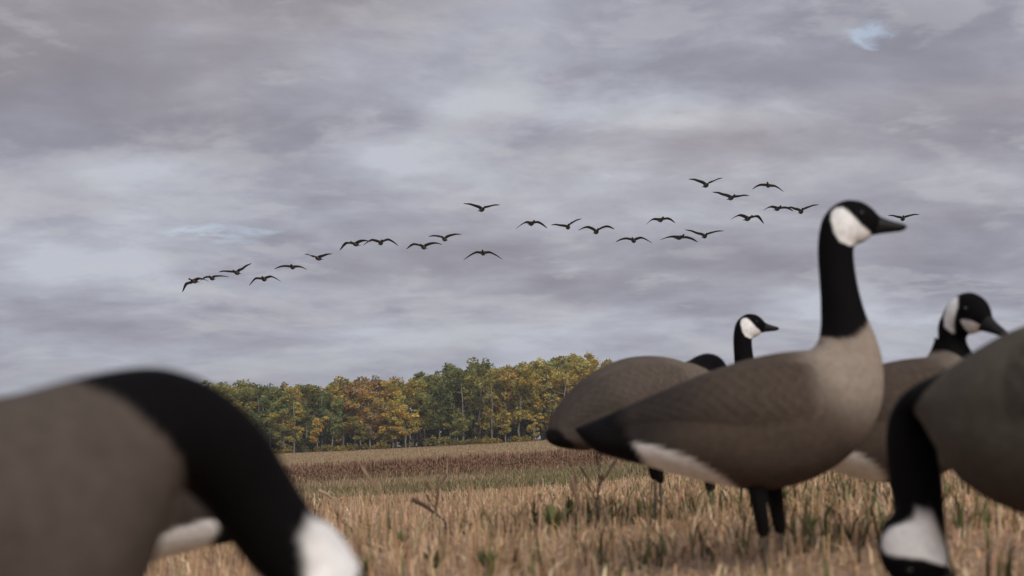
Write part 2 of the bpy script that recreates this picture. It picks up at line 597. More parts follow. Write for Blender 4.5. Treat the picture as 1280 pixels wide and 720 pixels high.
def build_red_weeds():
    parts = []
    n, xs, ys = scatter(67, 84, 10.0, hw=.42, pad=2)
    zb = ground(xs, ys)
    tall = vnoise(xs, ys, .5, 31)
    h = (.42 + .40 * rng.uniform(0, 1, n) ** 1.3) * (.75 + .5 * tall)
    RED = [(.33, .20, .120), (.38, .235, .145), (.26, .15, .092), (.43, .30, .18), (.50, .37, .22)]
    c = palette(n, RED, .2)
    lean = np.abs(rng.normal(0, .09, n))
    parts.append(stalks(n, xs, ys, h, rng.uniform(.008, .014, n), lean, c, zb))
    # seed heads: spindle of two pyramids, and drooping leaves
    for k, (f0, f1, rr) in enumerate(((.62, 1.02, .036), (.40, .72, .030))):
        keep = rng.uniform(0, 1, n) < (.8, .6)[k]
        x, y, z, hh = xs[keep], ys[keep], zb[keep], h[keep]; m = len(x)
        V = np.zeros((m, 6, 3)); a0 = rng.uniform(0, 6.28, m)
        ox, oy = rng.normal(0, .03, m), rng.normal(0, .03, m)
        V[:, 0] = np.stack([x + ox, y + oy, z + hh * f0], 1)
        V[:, 5] = np.stack([x + ox, y + oy, z + hh * f1], 1)
        rad = rr * rng.uniform(.7, 1.5, m)
        for q in range(4):
            a = a0 + q * np.pi / 2
            V[:, 1 + q] = np.stack([x + ox + rad * np.cos(a), y + oy + rad * np.sin(a), z + hh * (f0 * .6 + f1 * .4)], 1)
        b = (np.arange(m) * 6)[:, None]
        tr = [[0, 2, 1, 1], [0, 3, 2, 2], [0, 4, 3, 3], [0, 1, 4, 4], [5, 1, 2, 2], [5, 2, 3, 3], [5, 3, 4, 4], [5, 4, 1, 1]]
        tri = np.concatenate([b + np.array([t[:3]]) for t in tr])
        cc = np.repeat(palette(m, [(.24, .13, .082), (.30, .17, .11), (.17, .092, .062)], .2)[:, None], 6, 1).reshape(-1, 3)
        parts.append((V.reshape(-1, 3), tri, cc))
    nb = n * 3
    idx = rng.integers(0, n, nb)
    parts.append(blades(nb, xs[idx] + rng.normal(0, .05, nb), ys[idx] + rng.normal(0, .05, nb), h[idx] * rng.uniform(.3, .8, nb),
                        rng.uniform(.02, .05, nb), rng.uniform(.2, 1.1, nb), palette(nb, RED, .25)))
    # split into quads and tris
    quads = [p for p in parts if p[1].shape[1] == 4]
    tris = [p for p in parts if p[1].shape[1] == 3]
    Vq, Fq, Cq = join(quads)
    Vt, Ft, Ct = join(tris)
    Fq3 = np.concatenate([Fq[:, [0, 1, 2]], Fq[:, [0, 2, 3]]])
    V = np.concatenate([Vq, Vt]); Fc = np.concatenate([Fq3, Ft + len(Vq)]); C = np.concatenate([Cq, Ct])
    obj("weed_strip", mesh_np("weed_strip", V, Fc, C.clip(0, 1), M_STRAW), kind="stuff",
        label="band of reddish brown dried weeds with seed heads across the field", category="weeds")


def build_far_grass():
    n, xs, ys = scatter(85, 188, 3.2, hw=.42, pad=2)
    g = vnoise(xs, ys, .12, 41)
    c = palette(n, [(.42, .30, .175), (.36, .25, .15), (.48, .35, .21), (.32, .245, .12)], .16)
    V, Fc, C = blades(n, xs, ys, rng.uniform(.06, .20, n) * (.6 + .8 * g), rng.uniform(.03, .09, n), rng.uniform(.2, 1, n), c)
    obj("dry_grass", mesh_np("dry_grass", V, Fc, C.clip(0, 1), M_STRAW), kind="stuff",
        label="pale dry grass on the far field below the tree line", category="grass")


build_stubble()
build_grass_strip()
build_red_weeds()
build_far_grass()


# ------------------------------------------------------------------ trees
def tube_np(pts, rads, seg=6):
    pts = np.array(pts, float); n = len(pts)
    V = []
    for i in range(n):
        t = pts[min(i + 1, n - 1)] - pts[max(i - 1, 0)]
        t = t / (np.linalg.norm(t) + 1e-9)
        ref = np.array([1, 0, 0]) if abs(t[0]) < .8 else np.array([0, 1, 0])
        u = np.cross(t, ref); u /= np.linalg.norm(u); v = np.cross(t, u)
        for k in range(seg):
            a = 2 * np.pi * k / seg
            V.append(pts[i] + rads[i] * (np.cos(a) * u + np.sin(a) * v))
    Fc = []
    for i in range(n - 1):
        for k in range(seg):
            k2 = (k + 1) % seg
            Fc.append([i * seg + k, i * seg + k2, (i + 1) * seg + k2, (i + 1) * seg + k])
    return np.array(V), np.array(Fc), np.ones((len(V), 3))


def leaf_cloud(r, centers, radii, per, size, shade=.25):
    n = len(centers) * per
    ci = np.repeat(np.arange(len(centers)), per)
    d = r.normal(0, 1, (n, 3)); d /= np.linalg.norm(d, axis=1)[:, None]
    rad = radii[ci] * r.uniform(.25, 1, n) ** .6
    c = centers[ci] + d * rad[:, None] * np.array([1, 1, .8])
    u = r.normal(0, 1, (n, 3)); u /= np.linalg.norm(u, axis=1)[:, None]
    w = np.cross(u, r.normal(0, 1, (n, 3))); w /= np.linalg.norm(w, axis=1)[:, None]
    s = (size * r.uniform(.6, 1.4, n))[:, None]
    V = np.zeros((n, 4, 3))
    V[:, 0] = c - u * s; V[:, 1] = c + w * s * .6; V[:, 2] = c + u * s; V[:, 3] = c - w * s * .6
    Fc = np.arange(n * 4).reshape(n, 4)
    clump = r.normal(1, shade, len(centers)).clip(.5, 1.6)[ci]
    hue = r.normal(0, .12, len(centers))[ci]
    k = (clump * r.normal(1, .15, n).clip(.5, 1.6))[:, None]
    col = np.stack([1 + hue, np.ones(n), 1 - hue], 1) * k
    C = np.repeat(col[:, None], 4, 1).reshape(-1, 3).clip(.1, 2)
    return V.reshape(-1, 3), Fc, C


def make_tree_meshes(seed, slim, low, sparse):
    """unit tree, 1 m tall: trunk + limbs and a leafy crown"""
    r = np.random.default_rng(seed)
    H = 10.0
    k = 7
    lean = r.normal(0, .25, 2)
    zs = np.linspace(0, H * .93, k)
    tp = np.stack([lean[0] * (zs / H) ** 2 * 2 + r.normal(0, .06, k), lean[1] * (zs / H) ** 2 * 2 + r.normal(0, .06, k), zs], 1)
    parts = [tube_np(tp, np.linspace(.15, .03, k))]
    cents, rads = [], []
    nl = 15
    for i in range(nl):
        f = low + (0.92 - low) * (i + r.uniform(0, .8)) / nl
        base = np.array([np.interp(f * H, zs, tp[:, j]) for j in range(3)])
        a = r.uniform(0, 6.28)
        env = math.sin(math.pi * min(1, max(.05, (f - low) / (1.06 - low))) ** .8) ** .7
        L = slim * (.45 + .75 * r.uniform()) * env * 2.2
        up = .35 + .55 * r.uniform()
        e = base + np.array([math.cos(a) * L, math.sin(a) * L, L * up])
        mid = base * .5 + e * .5 + np.array([0, 0, -.08 * L])
        parts.append(tube_np([base, mid, e], [.05, .03, .01], 4))
        m = 3
        for q in range(m):
            t = r.uniform(.35, 1.05)
            cents.append(base * (1 - t) + e * t + r.normal(0, .22, 3))
            rads.append((.42 + .45 * r.uniform()) * (1.0 - .25 * sparse))
    cents.append(tp[-1] + np.array([0, 0, .1])); rads.append(.5)
    trunk = join(parts)
    per = int(54 * (1 - .45 * sparse))
    crown = leaf_cloud(r, np.array(cents), np.array(rads), per, .17)
    s = 1.0 / H
    return (mesh_np("trunk", trunk[0] * s, trunk[1], None, M_BARK, True),
            mesh_np("crown", crown[0] * s, crown[1], crown[2], M_LEAF))


VARI = []
for i in range(12):
    VARI.append(make_tree_meshes(100 + i, [.85, 1.0, 1.2, .95][i % 4], [.24, .16, .28, .13][(i // 2) % 4], [0, .25, .0, .6][i % 4]))

LEAFCOL = {
    'green': (.295, .300, .100), 'olive': (.375, .345, .112), 'gold': (.530, .420, .125),
    'rust': (.440, .295, .130), 'dark green': (.230, .245, .092), 'amber': (.450, .365, .120)}
TOPX = [150, 265, 300, 350, 400, 430, 470, 500, 540, 580, 600, 640, 680, 710, 750, 780, 860]
TOPY = [486, 478, 478, 480, 481, 474, 471, 478, 466, 456, 451, 459, 448, 440, 452, 458, 480]
ORD = ['first', 'second', 'third', 'fourth', 'fifth', 'sixth', 'seventh', 'eighth', 'ninth', 'tenth', 'eleventh', 'twelfth',
       'thirteenth', 'fourteenth', 'fifteenth', 'sixteenth', 'seventeenth', 'eighteenth', 'nineteenth']
for tens in ('twent', 'thirt', 'fort'):
    ORD += [tens + 'ieth'] + [tens + 'y-' + q for q in ORD[:9]]


def plant_tree(px, d, top, kind, var, label, widen=1.0, group="trees of the autumn tree line"):
    x = (px - 640) / F * d
    z = gz(x, d) - .05
    H = P(px, top, d).z - z
    o = empty("aspen_tree", (x, d, z), random.uniform(0, 6.28), label, "tree", group)
    t, c = VARI[var]
    for nm, me in (("trunk", t), ("crown", c)):
        q = obj(nm, me, o)
        wf = H * widen
        q.scale = (wf, wf, H)
        base = LEAFCOL[kind]
        j = random.uniform(.85, 1.15)
        q.color = (base[0] * j * random.uniform(.92, 1.08), base[1] * j, base[2] * j, 1)


def build_trees():
    r = random.Random(9)
    rows = [
        ("front row", 190, 17.0, 0.0, 5),
        ("second row", 197, 18.5, 8.0, 1),
        ("third row", 204, 18.5, 3.0, 0),
        ("back row", 212, 17.0, 11.0, -1),
    ]
    for ri, (rn, d, step, off, dip) in enumerate(rows):
        px = 240 + off
        k = 0
        while px < 800:
            top = np.interp(px, TOPX, TOPY) + r.uniform(-2, 7) + (9 * r.random() if ri == 0 else 0) + (2 if ri == 3 else 0)
            # what grows where: green left, rust at 375 and 470, gold at 510, greens at 560-640, gold at the right
            opts = []
            for c0, w0, kind in ((250, 60, 'green'), (290, 70, 'olive'), (330, 50, 'dark green'), (372, 26, 'rust'), (375, 30, 'gold'),
                                 (405, 30, 'dark green'), (425, 35, 'amber'), (468, 34, 'rust'), (505, 40, 'gold'), (520, 30, 'olive'),
                                 (560, 45, 'dark green'), (590, 50, 'green'), (610, 40, 'olive'), (640, 40, 'amber'), (655, 45, 'olive'),
                                 (700, 50, 'gold'), (730, 60, 'amber'), (720, 60, 'olive'), (800, 60, 'olive'), (220, 60, 'olive')):
                opts.append((math.exp(-((px - c0) / w0) ** 2) * r.uniform(.3, 1), kind))
            kind = max(opts)[1]
            var = r.randrange(12)
            if px > 670: var = [3, 7, 11, 1, 5][r.randrange(5)]
            hh = "tall" if top < 455 else ("mid-height" if top < 472 else "shorter")
            label = f"{hh} {kind} leaved tree, {ORD[k]} from left in {rn} of the tree line"
            plant_tree(px, d + r.uniform(-2.5, 2.5), top, kind, var, label, r.uniform(.95, 1.3))
            px += step * r.uniform(.75, 1.2)
            k += 1
    # small saplings in front, golden
    for i, (px, top, kind, where) in enumerate(((398, 520, 'gold', 'left of centre, beside pale trunks'), (508, 505, 'gold', 'in front of the rust trees'),
                                                (492, 522, 'amber', 'shortest at the golden clump'), (572, 515, 'olive', 'under the green trees'),
                                                (632, 512, 'gold', 'below the amber crowns'), (668, 518, 'gold', 'nearest the decoy tail'),
                                                (357, 512, 'olive', 'near the black decoy neck'), (452, 520, 'olive', 'below the rust crown'))):
        plant_tree(px, 185.5 + i * .2, top, kind, [1, 5, 9, 0, 4, 2, 6, 8][i], f"small {kind} sapling before the tree line, {where}", 1.5, "saplings before the tree line")


def build_understory():
    r = np.random.default_rng(77)
    n = 1500
    px = r.uniform(200, 860, n)
    d = 189 + 30 * r.uniform(0, 1, n) ** .7
    x = (px - 640) / F * d
    z = ground(x, d)
    cents = np.stack([x, d, z + r.uniform(.2, 1, n) * np.interp(d, [189, 200, 219], [1.3, 3.2, 5.5])], 1)
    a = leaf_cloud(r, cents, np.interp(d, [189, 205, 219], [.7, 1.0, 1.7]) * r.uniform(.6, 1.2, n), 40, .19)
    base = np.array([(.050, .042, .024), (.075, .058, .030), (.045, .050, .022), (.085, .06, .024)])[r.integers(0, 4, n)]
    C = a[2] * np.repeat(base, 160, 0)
    # bare stems inside the wood
    m = 260
    px2 = r.uniform(165, 860, m); d2 = r.uniform(193, 216, m); x2 = (px2 - 640) / F * d2; z2 = ground(x2, d2)
    global rng
    s = stalks(m, x2, d2, r.uniform(5, 8, m), r.uniform(.05, .11, m), np.abs(r.normal(0, .03, m)),
               np.array([(.17, .15, .12), (.24, .22, .18), (.10, .085, .065)])[r.integers(0, 3, m)], z2 - .1)
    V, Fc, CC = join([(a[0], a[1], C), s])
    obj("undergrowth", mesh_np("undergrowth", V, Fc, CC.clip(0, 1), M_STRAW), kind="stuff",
        label="dark brushy undergrowth and stems inside the wood", category="undergrowth")


def build_shrubs():
    r = np.random.default_rng(5)
    spots = [(352, 7, 'at the left end beside the black decoy neck'), (398, 9, 'second from left under the tree line'),
             (425, 8, 'below pale trunks left of the golden saplings'), (446, 10, 'wide, left of the golden saplings'),
             (478, 11, 'in front of the golden saplings'), (545, 12, 'below the dark green trees'), (563, 14, 'largest, below the dark green trees'),
             (590, 11, 'right of the largest shrub'), (615, 8, 'small, left of the amber trees'), (655, 8, 'at the right end near the decoy tail')]
    for px, hpx, where in spots:
        d = 182.0 + r.uniform(-1.5, 1.5)
        x = (px - 640) / F * d; z = gz(x, d)
        h = hpx / F * d
        n = 16
        cents = np.stack([r.normal(0, 1.0, n) * h * 1.1, r.normal(0, .5, n), r.uniform(.1, .75, n) * h], 1)
        me = mesh_np("foliage", *leaf_cloud(r, cents, r.uniform(.25, .5, n), 34, .11), M_LEAF)
        o = empty("yellow_shrub", (x, d, z), 0, f"low yellow leaved shrub {where}", "shrub", "yellow shrubs at the field edge")
        f = obj("foliage", me, o)
        f.color = (.30, .235, .06, 1) if r.uniform() < .7 else (.22, .19, .06, 1)
        st = [tube_np([(q, 0, -.05), (q * 1.4, .05, h * .5), (q * 1.8 + .1, 0, h * .85)], [.02, .015, .006], 4) for q in (-.3, 0, .3)]
        V, Fc, _ = join(st)
        obj("stems", mesh_np("stems", V, Fc, None, M_BARK), o)


build_trees()
build_understory()
build_shrubs()

# ------------------------------------------------------------------ air
def build_haze():
    x0, x1, y0, y1, z0, z1 = -2850, 2850, -60, 3060, -11.0, 15.0
    V = np.array([(x, y, z) for z in (z0, z1) for y in (y0, y1) for x in (x0, x1)], float)
    Fc = np.array([[0, 2, 3, 1], [4, 5, 7, 6], [0, 1, 5, 4], [2, 6, 7, 3], [0, 4, 6, 2], [1, 3, 7, 5]])
    m = bpy.data.materials.new("thin_haze")
    m.use_nodes = True
    m.node_tree.nodes.clear()
    N = NT(m.node_tree)
    v = N.add('ShaderNodeVolumePrincipled')
    v.inputs['Color'].default_value = (.86, .87, .90, 1)
    v.inputs['Density'].default_value = 0.00045
    v.inputs['Anisotropy'].default_value = 0.2
    out = N.add('ShaderNodeOutputMaterial')
    N.l.new(v.outputs[0], out.inputs['Volume'])
    obj("haze", mesh_np("haze", V, Fc, None, m), kind="stuff", label="thin pale haze in the air over the field", category="haze")


build_haze()


# ------------------------------------------------------------------ single weeds in the stubble
def weed_cols(V, col):
    return np.full((len(V), 3), 1.0) * np.array(col)


def weed_stalk(px, py, d, hpx, lean, nbr, col, label, seed, name="dried_weed"):
    r = np.random.default_rng(seed)
    x = (px - 640) / F * d
    h = hpx / F * d
    z = gz(x, d)
    o = empty(name, (x, d, z), 0, label, "weed", "single weeds in the stubble")
    pts = [(0, 0, -.01), (lean * h * .3, 0, h * .4), (lean * h * .65, .01, h * .75), (lean * h, .01, h)]
    V, Fc, _ = tube_np(pts, [.0036, .0032, .0025, .0012], 6)
    obj("stem", mesh_np("stem", V, Fc, weed_cols(V, col), M_STRAW, True), o)
    for k in range(nbr):
        f = r.uniform(.35, .9)
        b = np.array([lean * h * f, 0, h * f]); a = r.uniform(0, 6.28); L = h * r.uniform(.2, .4)
        e = b + np.array([math.cos(a) * L * .6, math.sin(a) * L * .6, L * .8])
        V, Fc, _ = tube_np([b, b * .5 + e * .5 + np.array([0, 0, -.05 * L]), e, e + (e - b) * .25], [.002, .002, .005, .001], 5)
        obj("branch", mesh_np("branch", V, Fc, weed_cols(V, np.array(col) * r.uniform(.8, 1.2)), M_STRAW, True), o)


def fallen(px0, py0, px1, py1, d, col, label):
    a, b = P(px0, py0, d), P(px1, py1, d)
    m = (a + b) / 2
    gz0 = gz(m.x, m.y)
    o = empty("fallen_stalk", (m.x, m.y, gz0), 0, label, "stalk", "single weeds in the stubble")
    L = [(v.x - m.x, v.y - m.y, v.z - gz0) for v in (a, a * .6 + b * .4 + Vector((0, .01, .006)), b)]
    V, Fc, _ = tube_np(L, [.008, .007, .004], 6)
    st = obj("stem", mesh_np("stem", V, Fc, weed_cols(V, col), M_STRAW, True), o)
    foot = L[0] if L[0][2] < L[2][2] else L[2]
    V, Fc, _ = tube_np([(foot[0], foot[1], foot[2]), (foot[0] + .01, foot[1], -.01)], [.005, .006], 6)
    obj("stub", mesh_np("stub", V, Fc, weed_cols(V, col), M_STRAW, True), o)


def leafy(px, d, hpx, n, label, seed):
    r = np.random.default_rng(seed)
    x = (px - 640) / F * d
    h = .62 * hpx / F * d
    o = empty("green_weed", (x, d, gz(x, d)), 0, label, "weed", "green weeds in the stubble")
    for k in range(n):
        a = r.uniform(0, 6.28); L = h * r.uniform(.7, 1.2); w = L * r.uniform(.05, .09); out = r.uniform(.2, .8)
        V, Fc = [], []
        for q, t in enumerate(np.linspace(0, 1, 6)):
            c = np.array([math.cos(a) * out * L * t ** 1.3, math.sin(a) * out * L * t ** 1.3, L * (t - .3 * out * t * t)])
            ww = w * math.sin(math.pi * min(.97, .08 + .92 * t)) ** .7
            sv_ = np.array([-math.sin(a), math.cos(a), 0]) * ww
            V += [c - sv_, c + np.array([0, 0, -.15 * ww]), c + sv_]
            if q: Fc += [[3 * q - 3, 3 * q - 2, 3 * q + 1, 3 * q], [3 * q - 2, 3 * q - 1, 3 * q + 2, 3 * q + 1]]
        V = np.array(V)
        col = np.array([(.13, .15, .055), (.17, .17, .07), (.15, .135, .055)])[r.integers(0, 3)]
        obj("leaf", mesh_np("leaf", V, np.array(Fc), weed_cols(V, col), M_STRAW, True), o)


def flower(px, py, d, label):
    p = P(px, py, d)
    z = gz(p.x, p.y)
    o = empty("yellow_flower", (p.x, p.y, z), 0, label, "flower", "yellow flowers in the stubble")
    h = p.z - z
    V, Fc, _ = tube_np([(0.01, 0, -.01), (.004, 0, h * .5), (0, 0, h)], [.0022, .002, .0015], 5)
    obj("stem", mesh_np("stem", V, Fc, weed_cols(V, (.12, .13, .05)), M_STRAW, True), o)
    for k in range(8):
        a = k * math.pi / 4; R_ = .0045 / 3.0 * d
        V = np.array([(0, 0, h), (math.cos(a - .3) * R_ * 1.6, math.sin(a - .3) * R_ * 1.6, h + .5 * R_), (math.cos(a) * R_ * 2.2, math.sin(a) * R_ * 2.2, h + .3 * R_),
                      (math.cos(a + .3) * R_ * 1.6, math.sin(a + .3) * R_ * 1.6, h + .5 * R_), (0, 0, h - .002), (math.cos(a) * R_ * 2.2, math.sin(a) * R_ * 2.2, h + .28 * R_)])
        obj("petal", mesh_np("petal", V, np.array([[0, 1, 2, 3], [4, 3, 5, 1]]), weed_cols(V, (.62, .40, .03)), M_STRAW), o)


weed_stalk(742, 590, 4.6, 92, .10, 7, (.10, .062, .05), "dark dried weed stalk rising left of the big decoy's white rump", 1)
weed_stalk(728, 600, 4.2, 95, -.12, 5, (.33, .22, .15), "pale forked weed stalk leaning left beside the dark dried weed", 2)
weed_stalk(545, 620, 5.2, 70, .05, 4, (.14, .085, .06), "short brown weed stalk standing in the middle of the stubble", 3)
weed_stalk(478, 620, 4.8, 78, -.05, 3, (.40, .28, .18), "pale straw coloured weed stalk right of the near decoy's neck", 4)
weed_stalk(1215, 640, 4.4, 80, .1, 4, (.36, .24, .15), "pale weed stalk seen under the right edge decoy's breast", 5)
fallen(515, 624, 556, 651, 5.0, (.11, .07, .06), "dark bent stalk slanting down to the right in the stubble")
fallen(398, 613, 424, 630, 6.0, (.48, .36, .25), "pale broken straw slanting beside the near decoy's neck")
for i, (px, d, hp, n, lab) in enumerate((
        (690, 4.6, 60, 14, "largest green weed clump below the feeding decoy's tail"),
        (716, 5.4, 46, 11, "green weed clump just behind the largest clump"),
        (610, 3.4, 62, 12, "green weed clump lowest near the bottom centre of the picture"),
        (545, 3.6, 58, 11, "green weed clump left of the bottom centre clump"),
        (503, 4.3, 50, 10, "green weed clump right of the near decoy's white cheek"),
        (462, 3.5, 52, 10, "green weed clump nearest the near decoy's white cheek"),
        (1225, 4.8, 46, 10, "green weed clump below the right edge decoy's breast"),
        (1010, 4.0, 40, 9, "green weed clump right of the big decoy's legs"))):
    leafy(px, d, hp, n * 2, lab, 50 + i)
flower(643, 654, 4.2, "small yellow flower in the middle of the stubble")
flower(675, 619, 5.0, "small yellow flower highest, near the largest green clump")
flower(461, 657, 4.2, "small yellow flower right of the near decoy's head")

# ------------------------------------------------------------------ goose decoys
PXM = 593.0
GX0, GY0 = 950.0, 706.0            # profile pixel that is the local origin (between the legs, on the ground)

UP = [  # (dorsal), (ventral), half width : tail -> bill, upright decoy
    ((712, 536), (716, 543), .018), ((735, 527), (735, 563), .050), ((765, 514), (768, 574), .062), ((800, 499), (800, 582), .078),
    ((840, 482), (845, 594), .102), ((880, 466), (890, 605), .122), ((920, 453), (930, 611), .134), ((955, 445), (970, 608), .137),
    ((985, 441), (1010, 595), .131), ((1005, 439), (1045, 573), .118), ((1014, 434), (1075, 541), .102), ((1019, 425), (1092, 508), .084),
    ((1021, 415), (1097, 478), .069), ((1022, 402), (1095, 446), .057), ((1022, 388), (1087, 418), .047), ((1022, 372), (1078, 396), .041),
    ((1021, 350), (1070, 366), .036), ((1020, 328), (1065.5, 338), .033), ((1020, 308), (1064, 318), .032), ((1022, 290), (1065, 309), .033),
    ((1027, 272), (1069, 305), .036), ((1038, 258), (1075, 303), .037), ((1054, 249.5), (1080, 300), .036), ((1072, 250), (1084, 297), .032),
    ((1086, 257), (1087, 294), .025), ((1096, 267), (1091, 291), .018), ((1102, 273), (1098, 289), .012)]
BILL = [((1090, 264), (1087, 294), .0165), ((1100, 270), (1098, 292), .0165), ((1110, 274), (1109, 290.5), .0150), ((1122, 277.5), (1122, 289), .0140),
        ((1129, 279.5), (1129, 287), .0110), ((1132, 281.5), (1132, 284.5), .0050)]
HUMP_D = [(712, 547), (722, 525), (745, 502), (778, 480), (820, 460), (865, 447), (910, 439), (950, 436), (985, 437)]
HUMP_V = [(714, 554), (734, 566), (766, 576), (800, 583), (845, 594), (890, 605), (930, 611), (972, 609), (1012, 598)]
NECKDOWN = [((1015, 439), (1050, 580), .121), ((1042, 440), (1084, 556), .106), ((1064, 439), (1106, 530), .088), ((1085, 436), (1118, 509), .072),
            ((1106, 434), (1124, 497), .059), ((1126, 435), (1129, 492), .050), ((1145, 443), (1133, 493), .044), ((1161, 456), (1138, 498), .039),
            ((1175, 472), (1145, 506), .036), ((1186, 490), (1153, 518), .034)]
HUMP_HI = [(712, 549), (720, 528), (740, 503), (772, 476), (816, 450), (862, 433), (908, 424), (948, 422), (984, 427)]
NECKKNOB = [((1014, 434), (1050, 580), .121), ((1040, 443), (1084, 556), .106), ((1062, 448), (1106, 530), .088), ((1084, 446), (1118, 509), .072),
            ((1104, 440), (1124, 497), .060), ((1126, 438), (1129, 492), .053), ((1146, 445), (1131, 493), .047), ((1160, 458), (1134, 498), .041),
            ((1168, 474), (1138, 506), .036), ((1175, 492), (1142, 517), .034)]
NECKHANG = [((1015, 441), (1050, 580), .121), ((1040, 447), (1079, 556), .104), ((1061, 454), (1095, 530), .084), ((1081, 460), (1104, 508), .066),
            ((1101, 464), (1109, 498), .051), ((1120, 471), (1110, 500), .043), ((1135, 484), (1108, 506), .038), ((1144, 501), (1105, 515), .035),
            ((1148, 522), (1105, 528), .034), ((1150, 547), (1106, 550), .033)]


def head_rot(sec, ang, pivot_to):
    """rotate a head section (pixels) about the neck joint by ang (clockwise on screen) and move it"""
    c0 = np.array([1042.0, 308.0])
    R = np.array([[math.cos(ang), -math.sin(ang)], [math.sin(ang), math.cos(ang)]])
    f = lambda p: tuple(R @ (np.array(p) - c0) + np.array(pivot_to))
    return (f(sec[0]), f(sec[1]), sec[2])


def profile(kind):
    """list of (sections, bill sections, index where the head's own colours start)"""
    if kind == 'up':
        return list(UP), list(BILL), 17
    if kind == 'rest':
        def mv(p):
            k = min(1, max(0, (440 - p[1]) / 130.0)) if p[1] < 440 else 0
            return (p[0], p[1] + 105 * k)
        secs = []
        for i, (D, V, w) in enumerate(UP):
            if i < 11: secs.append((D, V, w))
            elif i < 17:
                f = (i - 10) / 7.0
                D0, V0 = UP[10][0], UP[10][1]
                D1, V1 = (1017, 408), (1066, 436)
                g = f ** .8
                secs.append(((D0[0] + (D1[0] - D0[0]) * g, D0[1] + (D1[1] - D0[1]) * g),
                             (V0[0] + (V1[0] - V0[0]) * g + 16 * math.sin(math.pi * g), V0[1] + (V1[1] - V0[1]) * g), .102 + (.036 - .102) * g))
            else:
                secs.append(head_rot((D, V, w), RAD(23), (1042, 400)) if i > 17 else ((D[0], D[1] + 92), (V[0], V[1] + 92), w))
        return secs, [head_rot(b, RAD(23), (1042, 400)) for b in BILL], 17
    if kind in ('feed', 'hang', 'hump'):
        secs = [((HUMP_HI if kind == 'hump' else HUMP_D)[i], HUMP_V[i], UP[i][2]) for i in range(9)] + list({'feed': NECKDOWN, 'hang': NECKHANG, 'hump': NECKKNOB}[kind])
        ang = RAD(118) if kind == 'hang' else RAD(104)
        to = (1124, 576) if kind == 'hang' else ((1177, 522) if kind == 'feed' else (1155, 520))
        hs = [head_rot(s, ang, to) for s in UP[19:]]
        bl = [head_rot(s, ang, to) for s in BILL]
        return secs + hs, bl, 19


def cr(a, b, c, d, t):
    return .5 * ((2 * b) + (c - a) * t + (2 * a - 5 * b + 4 * c - d) * t * t + (3 * b - a - 3 * c + d) * t ** 3)


def sample(secs, per):
    A = np.array([[*s[0], *s[1], s[2]] for s in secs], float)
    n = len(A)
    us = np.arange(0, (n - 1) * per + 1) / per
    out = []
    for u in us:
        i = min(int(u), n - 2); t = u - i
        a, b, c, d = A[max(i - 1, 0)], A[i], A[i + 1], A[min(i + 2, n - 1)]
        out.append(cr(a, b, c, d, t))
    return us, np.array(out)


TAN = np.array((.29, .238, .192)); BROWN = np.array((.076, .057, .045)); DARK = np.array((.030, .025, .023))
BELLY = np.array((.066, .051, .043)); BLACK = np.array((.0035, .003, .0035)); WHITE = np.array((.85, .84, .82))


def sst(x, a, b):
    t = np.clip((x - a) / (b - a), 0, 1)
    return t * t * (3 - 2 * t)


def lerp(a, b, t):
    return a + (b - a) * t[..., None]


